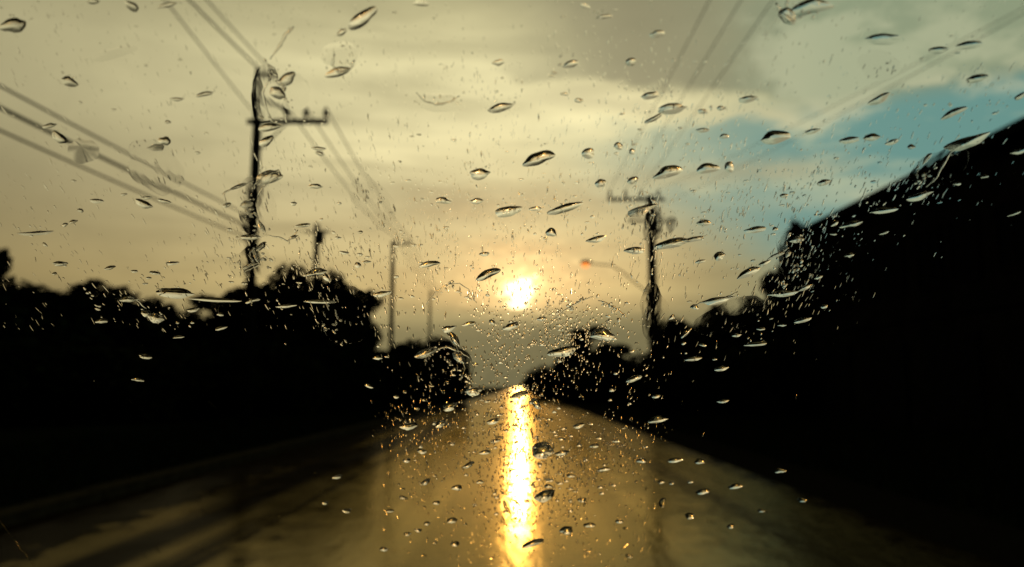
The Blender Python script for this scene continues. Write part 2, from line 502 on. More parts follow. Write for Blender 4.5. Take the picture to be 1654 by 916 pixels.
def make_kind(seed, shape):
    """Unit tree: 1 tall and about 1 wide, built at 6 m and scaled to size."""
    rd = random.Random(seed)
    lobes = []
    if shape == 'broad':
        for i in range(15):
            a = rd.uniform(0, 6.28); q = rd.uniform(.3, 2.1); z = rd.uniform(2.0, 4.9)
            q *= 1.0 - 0.12 * max(0, z - 3.6)
            lobes.append((q * math.cos(a), q * math.sin(a), z, rd.uniform(.7, 1.15), rd.uniform(.7, 1.15), rd.uniform(.5, .9)))
        lobes.append((0, 0, 3.4, 1.8, 1.8, 1.7)); lobes.append((.2, 0, 5.3, .7, .7, .6))
        n, lf = 13000, .17
    elif shape == 'oval':
        for i in range(14):
            a = rd.uniform(0, 6.28); z = rd.uniform(1.2, 5.4); q = rd.uniform(.3, 1.3) * math.sin(math.pi * min(1, z / 6.2) ** .8) + .2
            lobes.append((q * math.cos(a), q * math.sin(a), z, rd.uniform(.5, .9), rd.uniform(.5, .9), rd.uniform(.5, .85)))
        lobes.append((0, 0, 3.2, 1.2, 1.2, 2.2))
        n, lf = 8000, .16
    elif shape == 'ragged':
        for i in range(18):
            a = rd.uniform(0, 6.28); z = rd.uniform(1.6, 5.6); q = rd.uniform(.2, 2.3) * (1.15 - z / 8)
            lobes.append((q * math.cos(a), q * math.sin(a), z, rd.uniform(.35, .8), rd.uniform(.35, .8), rd.uniform(.3, .6)))
        lobes.append((0, 0, 2.9, 1.2, 1.2, 1.3))
        n, lf = 7500, .16
    else:                                       # bush, leafy to the ground
        for i in range(12):
            a = rd.uniform(0, 6.28); q = rd.uniform(.2, 2.2); z = rd.uniform(.6, 4.6) * (1 - q / 4.5)
            lobes.append((q * math.cos(a), q * math.sin(a), z, rd.uniform(.7, 1.2), rd.uniform(.7, 1.2), rd.uniform(.7, 1.2)))
        lobes.append((0, 0, 2.0, 2.2, 2.2, 2.4))
        n, lf = 7000, .17
    mat = M['leaf'] if seed % 2 else M['leaf2']
    cm = crown_mesh('crown', lobes, n, lf, seed + 50, mat)
    tm = trunk_mesh('trunk', 4.2, lobes[:9], seed + 80, .16)
    zs = sorted(v.co.z for v in cm.vertices); xs = sorted(v.co.x for v in cm.vertices)
    k = len(zs)
    return cm, tm, zs[int(k * .997)], xs[int(k * .99)] - xs[int(k * .01)]

KINDS = {'broad': make_kind(3, 'broad'), 'broad_b': make_kind(12, 'broad'), 'oval': make_kind(5, 'oval'),
         'ragged': make_kind(7, 'ragged'), 'bush': make_kind(9, 'bush'), 'bush_b': make_kind(20, 'bush')}
tr = random.Random(99)

def plant(name, px, top, wpx, depth, kind, label, cat, group):
    cm, tm, h0, w0 = KINDS[kind]
    p = at_depth(px, top, depth)
    H = max(p.z, 0.6); W = wpx * depth / F
    r = empty(name, (p.x, depth, 0), label, cat, group, tr.uniform(0, 6.28))
    s = W / w0
    r.scale = (s, s, H / h0)
    for nm, me in (('trunk', tm), ('crown', cm)):
        o = bpy.data.objects.new(nm, me); COL.objects.link(o); o.parent = r
    return r

GL, GR = 'roadside trees on the pole-line side', 'roadside trees on the building side'
TREES = [
    (-34, 408, 95, 30, 'ragged', 'tall dark tree whose twigs just enter the picture edge, above the leftmost trees', GL),
    (15, 462, 330, 33, 'broad', 'broad dark tree at the picture edge, flat topped, leftmost of the big roadside trees', GL),
    (150, 464, 310, 36, 'broad_b', 'broad dark tree between the edge tree and the dip in the treeline', GL),
    (232, 486, 150, 40, 'oval', 'dark tree sloping down into the dip of the treeline', GL),
    (305, 508, 150, 47, 'broad', 'lower dark tree standing in the dip of the treeline', GL),
    (390, 468, 150, 40, 'ragged', 'dark tree just behind the foot of the tallest utility pole', GL),
    (474, 440, 200, 43, 'broad_b', 'tallest dark tree crown, beneath the short pole with the transformer', GL),
    (540, 450, 150, 46, 'broad', 'dark round tree at the end of the tall tree group beside the slim pole', GL),
    (582, 505, 72, 50, 'oval', 'narrow dark tree stepping down towards the slim pole', GL),
    (664, 553, 100, 68, 'broad', 'low dark tree just past the slim pole', GL),
    (716, 552, 76, 74, 'oval', 'low dark tree beside the open gap at the end of the road', GL),
    (1296, 366, 74, 34, 'oval', 'dark tree pressed against the end of the long building', GR),
    (1262, 440, 90, 40, 'ragged', 'ragged dark tree a step below the tree at the building end', GR),
    (1215, 488, 110, 46, 'broad', 'dark tree in the middle of the slope down from the building', GR),
    (1155, 502, 110, 50, 'broad_b', 'dark flat topped tree between the building slope and the lamp pole', GR),
    (1100, 518, 90, 54, 'oval', 'dark tree just beyond the lamp pole on the building side', GR),
    (935, 528, 84, 85, 'ragged', 'small dark lone tree between the sun and the lamp pole', GR),
    (985, 556, 70, 78, 'oval', 'small dark tree between the lone tree and the lamp pole', GR),
]
for (px, top, w, d, k, lab, g) in TREES:
    plant('roadside_tree', px, top, w, d, k, lab, 'tree', g)
GB = 'dark bushes along the verges'
BUSHES = [
    (40, 545, 240, 27, 'bush', 'big dark bush under the leftmost broad tree'),
    (190, 560, 220, 29, 'bush_b', 'big dark bush under the second broad tree'),
    (315, 560, 190, 32, 'bush', 'dark bush below the dip in the treeline'),
    (440, 555, 180, 33, 'bush_b', 'dark bush at the foot of the tallest utility pole'),
    (550, 560, 150, 38, 'bush', 'dark bush under the round tree near the slim pole'),
    (628, 572, 100, 47, 'bush_b', 'dark bush at the foot of the slim pole'),
    (690, 580, 110, 56, 'bush', 'dark bush under the low tree past the slim pole'),
    (735, 566, 46, 62, 'bush_b', 'dark upright bush forming the edge of the road gap'),
    (880, 592, 70, 80, 'bush', 'low dark bush to the right of the road gap'),
    (950, 585, 110, 62, 'bush_b', 'dark bush under the small lone tree'),
    (1025, 574, 120, 50, 'bush', 'dark bush between the lone tree and the lamp pole'),
    (1095, 566, 130, 40, 'bush_b', 'dark bush at the foot of the lamp pole'),
    (1190, 560, 150, 36, 'bush', 'dark bush below the trees of the building slope'),
    (1275, 545, 130, 32.5, 'bush_b', 'dark bush at the end wall of the long building'),
    (866, 606, 46, 190, 'bush_b', 'tiny far bush below the sun beside the road end'),
]
for (px, top, w, d, k, lab) in BUSHES:
    plant('verge_bush', px, top, w, d, k, lab, 'bush', GB)
# grass along both verges
def grass(name, x0, x1, y0, y1, n, seed):
    rd = random.Random(seed); V, Fc = [], []
    for _ in range(n):
        x = rd.uniform(x0, x1); y = y0 + (y1 - y0) * rd.random() ** 1.6
        h = rd.uniform(.08, .32); a = rd.uniform(0, 6.28); w = rd.uniform(.006, .014)
        lx, ly = rd.gauss(0, .08), rd.gauss(0, .08)
        o = len(V)
        V += [(x - w * math.cos(a), y - w * math.sin(a), 0), (x + w * math.cos(a), y + w * math.sin(a), 0), (x + lx, y + ly, h)]
        Fc.append((o, o + 1, o + 2))
    return tag(mesh_obj(name, V, Fc, M['leaf']), 'short wet dark grass on the road verge', 'grass', 'verge grass', 'stuff')
grass('grass', -10.5, -4.9, 4, 40, 26000, 1)
grass('grass', 4.4, 11.0, 4, 40, 26000, 2)

# ------------------------------------------------------------------ the long building
BX, BY0, BY1 = 11.4, 9.0, 31.2
EZ = at_depth(1312, 372, BY1).z
b = empty('row_building', (BX + .47, (BY0 + BY1) / 2, 0), 'long dark two storey building beside the road with straight flat eaves', 'building', None, .0425)
yc = (BY0 + BY1) / 2; hl = (BY1 - BY0) / 2
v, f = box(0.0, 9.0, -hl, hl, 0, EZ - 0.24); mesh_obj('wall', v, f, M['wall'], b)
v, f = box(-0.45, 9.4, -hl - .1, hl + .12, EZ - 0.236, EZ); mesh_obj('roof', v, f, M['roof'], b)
v, f = box(-0.08, -0.003, -hl + .05, hl - .05, 3.2, 3.5); mesh_obj('band_course', v, f, M['wall'], b)
nb = 6; bw = 2 * hl / nb
wins = []
for i in range(nb):
    cy = -hl + bw * (i + .5)
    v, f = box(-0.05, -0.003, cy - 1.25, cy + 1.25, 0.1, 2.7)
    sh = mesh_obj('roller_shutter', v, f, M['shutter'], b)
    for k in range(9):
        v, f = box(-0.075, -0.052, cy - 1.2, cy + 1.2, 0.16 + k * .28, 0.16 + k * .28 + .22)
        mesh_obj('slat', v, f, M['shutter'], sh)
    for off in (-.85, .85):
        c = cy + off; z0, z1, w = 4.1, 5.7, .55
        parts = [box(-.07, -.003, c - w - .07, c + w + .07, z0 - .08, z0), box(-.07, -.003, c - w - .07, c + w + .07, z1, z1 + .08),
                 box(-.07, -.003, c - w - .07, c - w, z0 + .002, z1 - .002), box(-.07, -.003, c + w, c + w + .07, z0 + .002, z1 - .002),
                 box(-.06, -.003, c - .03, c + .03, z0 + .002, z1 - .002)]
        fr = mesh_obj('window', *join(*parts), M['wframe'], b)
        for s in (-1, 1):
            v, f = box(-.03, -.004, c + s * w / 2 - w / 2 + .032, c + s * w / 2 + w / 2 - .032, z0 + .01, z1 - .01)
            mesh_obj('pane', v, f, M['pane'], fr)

# ------------------------------------------------------------------ poles
def shaft(h, r0, r1, n=12):
    return tube([(0, 0, 0), (0, 0, h * .5), (0, 0, h)], [r0, (r0 + r1) / 2, r1], n)

def insulator(p, h=.34, r=.075):
    x, y, z = p
    pts = [(x, y, z), (x, y, z + h * .25), (x, y, z + h * .3), (x, y, z + h * .45), (x, y, z + h * .5), (x, y, z + h * .7), (x, y, z + h * .75), (x, y, z + h)]
    return tube(pts, [r * .35, r * .35, r, r * 1.1, r * .7, r, r * .6, r * .45], 8)

GP = 'utility poles along the road'
# tallest pole
PL = Vector((at_ground(404, 700).x, at_ground(404, 700).y, 0))
PLY = 23.0
def pole_x(px, py, y): return at_depth(px, py, y).x
plx = pole_x(405, 450, PLY)
ZT = at_depth(430, 112, PLY).z
tall = empty('utility_pole', (plx, PLY, 0), 'tallest utility pole with a one sided crossarm carrying three insulators', 'utility pole', GP)
mesh_obj('shaft', *shaft(ZT, .19, .12), M['concrete'], tall, True)
ZA = at_depth(480, 199, PLY).z
xr = pole_x(532, 198, PLY) - plx
mesh_obj('crossarm', *box(-.25, xr, -.19, -.1, ZA - .07, ZA + .07), M['steel'], tall)
mesh_obj('brace', *tube([(.12, -.15, ZA - .9), (xr * .42, -.15, ZA - .07)], .025, 6), M['steel'], tall)
tips = []
for px in (466, 496, 528):
    x = pole_x(px, 190, PLY) - plx
    mesh_obj('insulator', *insulator((x, -.145, ZA + .07), .36, .085), M['ceramic'], tall, True)
    tips.append(Vector((plx + x, PLY - .145, ZA + .43)))
ZU = ZT - .35
mesh_obj('top_bracket', *tube([(0, -.1, ZU), (.45, -.35, ZU + .05)], .045, 6), M['steel'], tall)
mesh_obj('top_bracket', *tube([(0, .1, ZU - .5), (.75, .3, ZU - .8)], .045, 6), M['steel'], tall)
mesh_obj('insulator', *insulator((.45, -.35, ZU - .2), .42, .10), M['ceramic'], tall, True)
mesh_obj('insulator', *insulator((.75, .3, ZU - 1.0), .42, .10), M['ceramic'], tall, True)
topin = [Vector((plx, PLY, ZT)), Vector((plx + .45, PLY - .35, ZU + .2)), Vector((plx - .2, PLY, ZU - .9))]
ZC = at_depth(412, 352, PLY).z
for dz in (0, -.32, -.66):
    mesh_obj('cable_clamp', *box(-.24, .24, -.26, -.12, ZC + dz - .05, ZC + dz + .05), M['steel'], tall)

# short pole with transformer behind the trees
S_Y = 42.0
sx = pole_x(510, 430, S_Y); zs = at_depth(511, 362, S_Y).z
sp = empty('utility_pole', (sx, S_Y, 0), 'short utility pole with a transformer rising out of the tallest tree', 'utility pole', GP)
mesh_obj('shaft', *shaft(zs, .2, .15), M['concrete'], sp, True)
mesh_obj('transformer', *tube([(.22, -.35, zs - 1.15), (.22, -.35, zs - 1.1), (.22, -.35, zs - .45), (.22, -.35, zs - .38)], [.2, .27, .27, .12], 14), M['steel'], sp, True)
mesh_obj('crossarm', *box(-.6, .75, -.22, -.16, zs - .5, zs - .38), M['steel'], sp)
# slim pole
D_Y = 48.5
dxp = pole_x(632, 540, D_Y); zd = at_depth(632, 390, D_Y).z
slim = empty('utility_pole', (dxp, D_Y, 0), 'slim bare utility pole standing alone between the tall trees and the sun', 'utility pole', GP)
mesh_obj('shaft', *shaft(zd, .17, .12), M['concrete'], slim, True)
mesh_obj('crossarm', *box(-.12, 1.15, -.2, -.12, zd - .25, zd - .13), M['steel'], slim)
dtips = []
for k in range(3):
    mesh_obj('insulator', *insulator((.2 + k * .42, -.16, zd - .13), .3, .07), M['ceramic'], slim, True)
    dtips.append(Vector((dxp + .2 + k * .42, D_Y - .16, zd + .17)))
# far pole of the same line
E_Y = 74.0
ex = pole_x(694, 540, E_Y); ze = at_depth(694, 470, E_Y).z
far = empty('utility_pole', (ex, E_Y, 0), 'faint far utility pole nearest the road gap, smallest of the poles', 'utility pole', GP)
mesh_obj('shaft', *shaft(ze, .14, .1), M['concrete'], far, True)
mesh_obj('crossarm', *box(-.1, 1.0, -.16, -.1, ze - .25, ze - .15), M['steel'], far)
# pole on the building side
W_Y = 35.0
wx = pole_x(1056, 550, W_Y); zw = at_depth(1048, 316, W_Y).z
wp = empty('utility_pole', (wx, W_Y, 0), 'utility pole near the building with wide crossarm, transformer drum and street lamp', 'utility pole', GP)
mesh_obj('shaft', *shaft(zw, .24, .17), M['concrete'], wp, True)
za = at_depth(1030, 324, W_Y).z
xa, xb = pole_x(980, 324, W_Y) - wx, pole_x(1072, 324, W_Y) - wx
mesh_obj('crossarm', *box(xa, xb, -.27, -.18, za - .07, za + .07), M['steel'], wp)
wtips = []
for px in (984, 1009, 1034, 1062):
    x = pole_x(px, 318, W_Y) - wx
    mesh_obj('insulator', *insulator((x, -.225, za + .07), .36, .085), M['ceramic'], wp, True)
    wtips.append(Vector((wx + x, W_Y - .225, za + .43)))
zt = at_depth(1048, 360, W_Y).z
mesh_obj('transformer', *tube([(0, -.42, zt - .5), (0, -.42, zt - .46), (0, -.42, zt + .3), (0, -.42, zt + .36)], [.24, .3, .3, .14], 14), M['steel'], wp, True)
mesh_obj('transformer_bracket', *box(-.95, 1.0, -.24, -.18, zt + .0, zt + .1), M['steel'], wp)
mesh_obj('fuse_holder', *tube([(.75, -.21, zt + .1), (.75, -.21, zt - .45)], .07, 8), M['ceramic'], wp, True)
# street lamp carried on that pole
p0 = at_depth(1046, 476, W_Y) ; p1 = at_depth(1004, 440, W_Y); p2 = at_depth(986, 430, W_Y); p3 = at_depth(952, 427, W_Y)
lamp = empty('street_lamp', (wx - .2, W_Y - .22, p0.z), 'street lamp with glowing orange head on a long curved arm', 'street lamp')
org = Vector(lamp.location)
Y_ = W_Y - .22
loc = lambda p: Vector((p.x, Y_, p.z)) - org
mesh_obj('arm', *tube([Vector((.0, 0, 0)), loc(p0.lerp(p1, .5)), loc(p1), loc(p2), loc(p3)], .030, 8), M['steel'], lamp, True)
h = loc(p3)
mesh_obj('lamp_head', *tube([h + Vector((.1, 0, .05)), h + Vector((-.05, 0, .09)), h + Vector((-.26, 0, .07)), h + Vector((-.42, 0, .03))], [.04, .08, .10, .04], 12), M['steel'], lamp, True)
lv, lf = tube([h + Vector((-.04, 0, -.05)), h + Vector((-.10, 0, -.07)), h + Vector((-.26, 0, -.07)), h + Vector((-.36, 0, -.03))], [.03, .10, .11, .03], 12)
mesh_obj('lamp_lens', lv, lf, M['lamp'], lamp, True)

# ------------------------------------------------------------------ wires
def wire(a, b_, sag, r, label, group, n=20):
    a, b_ = Vector(a), Vector(b_)
    pts = []
    for i in range(n + 1):
        t = i / n
        p = a.lerp(b_, t); p.z -= sag * 4 * t * (1 - t)
        pts.append(p)
    o = bpy.data.objects.new('power_line', bpy.data.meshes.new('power_line'))
    V, Fc = tube([q - a for q in pts], r, 6)
    o.data.from_pydata([tuple(q) for q in V], [], Fc); o.data.materials.append(M['cable'])
    o.data.polygons.foreach_set('use_smooth', [True] * len(o.data.polygons))
    COL.objects.link(o); o.location = a
    return tag(o, label, 'power line', group)

def through(px, py, a, x_near=None, y=None):
    """End point at depth y on the line of sight through a pixel."""
    return at_depth(px, py, y)

def extend(a, q, k):
    return a + (q - a) * k

GW = 'wires into the tallest pole top'
for (px, a, r, lab) in ((312, topin[0], .026, 'dark wire from overhead to the top of the tallest pole, thickest of three'),
                        (340, topin[1], .018, 'wire from overhead to the tallest pole, nearest the picture centre of three'),
                        (272, topin[2], .018, 'faint wire from overhead to the tallest pole, outermost of three')):
    q = at_depth(px, 0, 18.3 if px != 272 else 17.0)
    wire(a, extend(a, q, 3.5), .12, r, lab, GW)
GC = 'cables on the low clamps of the tallest pole'
for k, (py, r, lab) in enumerate(((128, .020, 'uppermost of three slack cables from the picture edge to the tallest pole'),
                                  (163, .032, 'middle and thickest of three slack cables from the picture edge to the tallest pole'),
                                  (200, .020, 'lowest of three slack cables from the picture edge to the tallest pole'))):
    a = Vector((plx, PLY - .2, ZC - .33 * k))
    q = at_depth(0, py, 11.6)
    wire(a, extend(a, q, 1.9), .10, r, lab, GC)
GF = 'wires between the tallest pole and the slim pole'
for k, lab in enumerate(('wire between the tallest pole and the slim pole, from the inner insulator', 'wire between the tallest pole and the slim pole, from the middle insulator',
                         'wire between the tallest pole and the slim pole, from the outermost insulator')):
    wire(tips[k], dtips[k], .35, .022, lab, GF)
GFF = 'wires between the slim pole and the far pole'
for k, lab in enumerate(('wire from slim pole to far pole, nearest the trees', 'wire from slim pole to far pole, middle one', 'wire from slim pole to far pole, nearest the sun')):
    wire(dtips[k], Vector((ex + .1 + .42 * k, E_Y, ze)), .3, .024, lab, GFF)
GR_ = 'wires rising from the crossarm near the building'
for k, (px, lab) in enumerate(((1142, 'overhead wire rising from the wide crossarm, outermost and nearest the sun'), (1192, 'overhead wire rising from the wide crossarm, second from the sun'),
                               (1243, 'overhead wire rising from the wide crossarm, third from the sun'))):
    q = at_depth(px, 0, 16.0)
    wire(wtips[k], extend(wtips[k], q, 1.9), .1, .011, lab, GR_)
GS = 'service cables above the building eaves'
for (p, y0, pp, lab) in (((1284, 257), 22.0, (1477, 98), 'faint cable crossing the blue sky gap from the lamp pole, lower of two'),
                         ((1300, 180), 22.0, (1560, 40), 'faint cable above the blue sky gap from the lamp pole, upper of two')):
    a = Vector((wx + .1, W_Y, zw - .6)) if p[1] > 200 else wtips[3]
    q = at_depth(pp[0], pp[1], 14.0)
    wire(a, extend(a, q, 1.7), .25, .006, lab, GS)

# ------------------------------------------------------------------ windscreen and rain
SLANT = R(36.0)
WU = Vector((-1, 0, 0)); WV = Vector((0, -math.cos(SLANT), math.sin(SLANT))); WN = Vector((0, math.sin(SLANT), math.cos(SLANT)))
W0 = EYE + CZ * 0.47                              # a point of the outer face, straight ahead of the camera
WM = Matrix((WU, WV, WN)).transposed()
def on_glass(px, py):
    d = ray(px, py)
    t = (W0 - EYE).dot(WN) / d.dot(WN)
    return EYE + d * t
def uv(p):
    q = p - W0
    return q.dot(WU), q.dot(WV)
cs = [uv(on_glass(x, y)) for x, y in ((-90, -90), (1744, -90), (-90, 1000), (1744, 1000))]
u0, u1 = min(c[0] for c in cs), max(c[0] for c in cs); v0, v1 = min(c[1] for c in cs), max(c[1] for c in cs)
ws = empty('windscreen', W0, 'clear sloping car windscreen spotted all over with rain', 'windscreen')
ws.rotation_euler = WM.to_euler()
v, f = box(u0, u1, v0, v1, -0.005, 0.0)
mesh_obj('glass_pane', v, f, M['glass'], ws)
e = .03
mesh_obj('rubber_seal', *join(box(u0 - e, u1 + e, v1 + .002, v1 + e, -.012, .004), box(u0 - e, u1 + e, v0 - e, v0 - .002, -.012, .004),
         box(u0 - e, u0 - .002, v0, v1, -.012, .004), box(u1 + .002, u1 + e, v0, v1, -.012, .004)), M['rubber'], ws)

def outline(x, y, w, h, rot, shape, rd, n):
    """Outline of a drop in photograph pixels."""
    pts = []
    p1, p2, p3 = (rd.uniform(0, 6.28) for _ in range(3))
    a1, a2, a3 = rd.uniform(.03, .15), rd.uniform(.02, .10), rd.uniform(.01, .055)
    skew = rd.uniform(-.35, .35)
    fl = rd.uniform(.6, 1.0)
    pl, pr = rd.choice((0.0, .15, .45, .7)), rd.choice((0.0, .2, .45, .8))     # blunt or drawn-out ends
    bend = rd.uniform(-.35, .15)
    c, s = math.cos(R(rot)), math.sin(R(rot))
    so_ = rd.uniform(0, 100)
    for k in range(n):
        t = 2 * math.pi * k / n
        cx_, sy_ = math.cos(t), math.sin(t)
        ex_ = cx_
        if shape == 'round':
            ey_ = sy_
        else:
            ey_ = sy_ * abs(sy_) ** (pr if cx_ > 0 else pl)
            ey_ *= fl if sy_ > 0 else 1.0
            ey_ += skew * cx_ * .5 * abs(sy_) + bend * (cx_ * cx_ - .4)
        wob = 1 + a1 * math.sin(2 * t + p1) + a2 * math.sin(3 * t + p2) + a3 * math.sin(5 * t + p3)
        wob += .10 * mnoise.noise(Vector((math.cos(t) * 2.2 + so_, math.sin(t) * 2.2, so_)))
        ox, oy = ex_ * w / 2 * wob, ey_ * h / 2 * wob
        pts.append((x + ox * c - oy * s, y - (ox * s + oy * c)))
    return pts

def dome(pts_uv, H, rings, power, rd, lift=0.15):
    n = len(pts_uv)
    cu = sum(p[0] for p in pts_uv) / n; cv = sum(p[1] for p in pts_uv) / n
    vmax = max(p[1] for p in pts_uv)
    au, av = cu, cv + (vmax - cv) * lift         # wind drives the water up the glass: the crest sits high
    V, Fc = [], []
    for j in range(rings):
        r = 1.0 - (j / rings) ** 1.0
        r = math.sin(r * math.pi / 2) if j else 1.0
        z = H * (1 - r ** power)
        for (u, vv) in pts_uv:
            V.append((au + (u - au) * r, av + (vv - av) * r, z))
    top = len(V)
    V.append((au, av, H))
    for j in range(rings - 1):
        for k in range(n):
            k2 = (k + 1) % n
            Fc.append((j * n + k, j * n + k2, (j + 1) * n + k2, (j + 1) * n + k))
    for k in range(n):
        Fc.append(((rings - 1) * n + k, (rings - 1) * n + (k + 1) % n, top))
    nd = len(Fc)
    bo = len(V)
    V += [(u, vv, 0.0) for (u, vv) in pts_uv]
    Fc.append(tuple(bo + k for k in range(n - 1, -1, -1)))
    # outline runs clockwise in px (y down) but may flip on the glass: fix winding
    area = sum(pts_uv[k][0] * pts_uv[(k + 1) % n][1] - pts_uv[(k + 1) % n][0] * pts_uv[k][1] for k in range(n))
    if area < 0: Fc = [tuple(reversed(q)) for q in Fc]
    return V, Fc, nd

LIFT = 0.00004
def drop_geo(x, y, w, h, rot, shape, rd, n=26, rings=6, hk=None):
    pts = [uv(on_glass(*p)) for p in outline(x, y, w, h, rot, shape, rd, n)]
    c = uv(on_glass(x, y))
    loc_ = [(p[0] - c[0], p[1] - c[1]) for p in pts]
    ue = max(p[0] for p in loc_) - min(p[0] for p in loc_); ve = max(p[1] for p in loc_) - min(p[1] for p in loc_)
    m = min(ue, ve)
    k = hk if hk is not None else rd.uniform(.16, .25)
    H = m * k
    V, Fc, nd = dome(loc_, H, rings, rd.uniform(1.9, 2.4), rd, rd.uniform(-.55, -.2) if hk is None else .35)
    return c, V, Fc, nd

# (x, y, width, height, tilt) of each drop in the photograph
L_ = 'lens'
DROPS = [
 (20,40,44,30,20),(213,10,26,14,-30),(150,2,22,10,0),(270,8,34,8,15),(112,132,26,18,-15),(80,203,24,9,15),(97,222,30,18,-30),(330,152,28,9,10),(286,160,22,7,0),
 (271,197,10,6,0),(252,238,26,14,0),(266,228,18,16,0),(433,287,44,24,22),(436,205,40,16,10),(430,228,14,26,-60),(515,240,24,7,-5),(516,248,16,7,-15),(510,301,24,8,-5),(384,301,30,8,20),
 (462,128,34,20,20),(448,150,20,26,60),(545,116,44,18,15),(585,28,60,26,30),(552,52,18,11,20),(680,5,28,11,0),(945,10,18,9,-20),(975,27,26,8,8),(1062,55,24,14,0),(805,101,20,11,0),
 (922,103,28,14,12),(1019,100,16,14,0),(895,118,12,5,0),(808,173,42,19,12),(912,152,14,6,0),(935,162,15,9,0),(1050,154,34,12,10),(1085,175,54,19,8),(1056,191,30,9,30),
 (870,256,52,22,15),(950,248,22,17,0),(999,236,15,12,0),(1021,245,11,9,0),(775,281,36,18,8),(1080,278,46,20,15),(1022,291,19,12,10),(970,296,17,14,0),
 (1310,12,64,26,5),(1272,26,32,24,-40),(1425,62,64,20,3),(1516,80,36,13,0),(1566,72,46,14,5),(1208,159,34,13,5),(1135,180,17,9,0),(1164,175,11,9,0),(1420,160,42,13,25),
 (1540,182,46,13,25),(1648,155,22,9,25),(1135,210,24,9,5),(1170,220,15,9,0),(1252,221,52,25,10),(1312,212,24,10,15),(1372,226,32,13,8),(1408,222,30,12,8),(1441,229,22,11,20),
 (1472,237,14,9,0),(1560,229,74,22,20),(1497,256,22,9,50),(1143,272,40,18,10),(1178,270,17,17,0),(1330,295,24,10,15),(1578,126,40,14,10),(1645,245,24,9,15),(1590,285,14,6,10),
 (1546,297,13,6,10),(1485,316,46,14,15),(156,324,26,9,-5),(200,314,11,5,0),(237,319,16,7,0),(232,329,30,14,-25),(265,325,22,7,-15),(130,340,9,7,0),(105,363,11,6,30),(118,358,14,6,20),
 (58,376,54,9,3),(73,395,10,6,-40),(97,426,26,8,3),(178,432,20,7,8),(217,438,13,5,0),(250,441,20,6,-5),(278,425,22,7,8),(240,449,9,5,0),(235,458,9,4,0),(88,442,9,5,0),
 (283,473,62,19,-5),(348,484,84,8,-2),(208,483,28,13,0),(165,518,20,11,0),(236,506,16,12,0),(252,513,34,16,-10),(312,500,20,9,10),(356,508,13,6,0),(408,485,22,9,15),(462,494,36,7,5),
 (517,487,54,8,0),(357,530,20,7,15),(289,544,18,6,8),(235,575,24,10,-5),(223,613,20,8,-5),(287,521,7,5,0),(311,521,7,5,0),(366,331,17,7,20),(398,330,24,12,20),(402,343,14,9,-40),
 (405,383,32,10,5),(421,398,20,12,45),(423,366,22,10,-60),(405,428,28,9,20),(414,412,26,10,-70),(490,364,24,7,5),(474,383,15,6,20),(474,329,11,6,0),(546,384,11,5,0),(556,408,17,6,-10),
 (510,440,36,15,12),(527,448,16,9,-50),(578,428,11,9,-40),(592,423,15,5,5),(582,375,9,5,0),(694,426,32,12,5),(715,324,28,11,0),(770,325,22,11,0),(820,341,44,19,12),(865,337,24,8,5),
 (912,336,64,14,18),(1037,338,54,18,15),(1085,393,58,17,12),(1025,404,36,13,8),(963,386,36,11,15),(782,410,19,8,5),(788,443,42,15,22),(618,474,30,11,10),(890,375,20,14,10),
 (725,530,24,13,10),(688,569,40,17,12),(735,547,28,13,-60),(742,577,26,16,-50),(758,523,24,7,8),(825,527,28,12,15),(875,515,17,9,0),(908,567,54,17,12),(972,541,40,20,0),
 (610,578,15,7,3),(1266,316,15,7,10),(1137,360,26,10,5),(1220,370,38,13,8),(1252,370,9,7,0),(1120,386,36,10,8),(1287,387,26,11,8),(1162,414,20,14,20),(1131,422,17,8,10),(1273,410,14,7,70),
 (1208,440,44,15,30),(1235,425,22,8,25),(1256,411,24,7,15),(1122,496,13,9,0),(1160,484,52,14,8),(1265,474,46,13,8),(1300,465,22,8,30),(1427,340,46,11,8),(1375,362,36,11,12),(1348,361,14,9,25),
 (1346,378,10,5,0),(1372,412,16,8,15),(1428,376,15,6,20),(1638,345,22,7,20),(1322,448,15,6,20),(1331,495,11,8,20),(1263,525,15,5,0),(1296,517,34,8,15),(1229,531,14,6,0),(1189,541,17,7,5),
 (1221,555,34,10,7),(1135,557,12,6,0),(1104,554,9,6,0),(1108,538,24,8,45),(1119,579,28,9,5),(1165,595,28,8,10),(1168,648,20,6,5),(1154,580,8,5,0),(1024,612,30,9,20),(596,623,14,8,-20),
 (660,688,28,13,10),(712,684,20,12,25),(727,656,28,13,20),(797,680,26,9,20),(783,730,20,8,15),(757,751,20,9,20),(738,787,18,10,15),(688,778,16,9,25),(682,729,17,8,5),(657,743,15,8,5),
 (876,728,38,26,10),(880,800,38,19,25),(908,731,26,8,10),(922,768,14,7,0),(838,638,28,10,10),(866,652,24,12,-40),(935,687,22,9,15),(975,758,20,7,5),(1036,744,18,7,5),(1090,743,28,8,8),
 (1130,745,17,10,0),(1135,794,22,10,5),(1188,785,24,10,5),(1114,833,18,10,5),(1260,760,19,9,0),(1295,807,16,9,0),(1085,780,10,6,0),(1115,778,10,6,0),(940,807,16,8,5),(952,848,20,8,5),
 (915,856,24,13,15),(860,877,44,11,20),(730,840,20,9,10),(690,845,12,7,0),(675,856,13,7,0),(658,862,13,7,0),(630,825,12,6,0),(560,825,15,7,0),(620,887,15,7,0),(735,878,16,9,0),
 (1068,778,12,8,0),(1070,812,18,10,70),(886,785,12,7,0),(1062,678,34,11,8),(650,803,11,6,0),(705,812,12,7,10),(775,778,12,7,10),(800,712,14,7,10),(995,712,14,6,5),(960,720,16,7,5),
 (1000,842,14,7,0),(1180,850,14,7,0),(1230,825,12,6,0),(545,770,16,7,10),(525,812,11,6,0),(765,632,28,14,10),(1085,512,12,7,40),(1060,640,14,7,10),(795,520,10,8,0),(640,640,11,7,0),
]
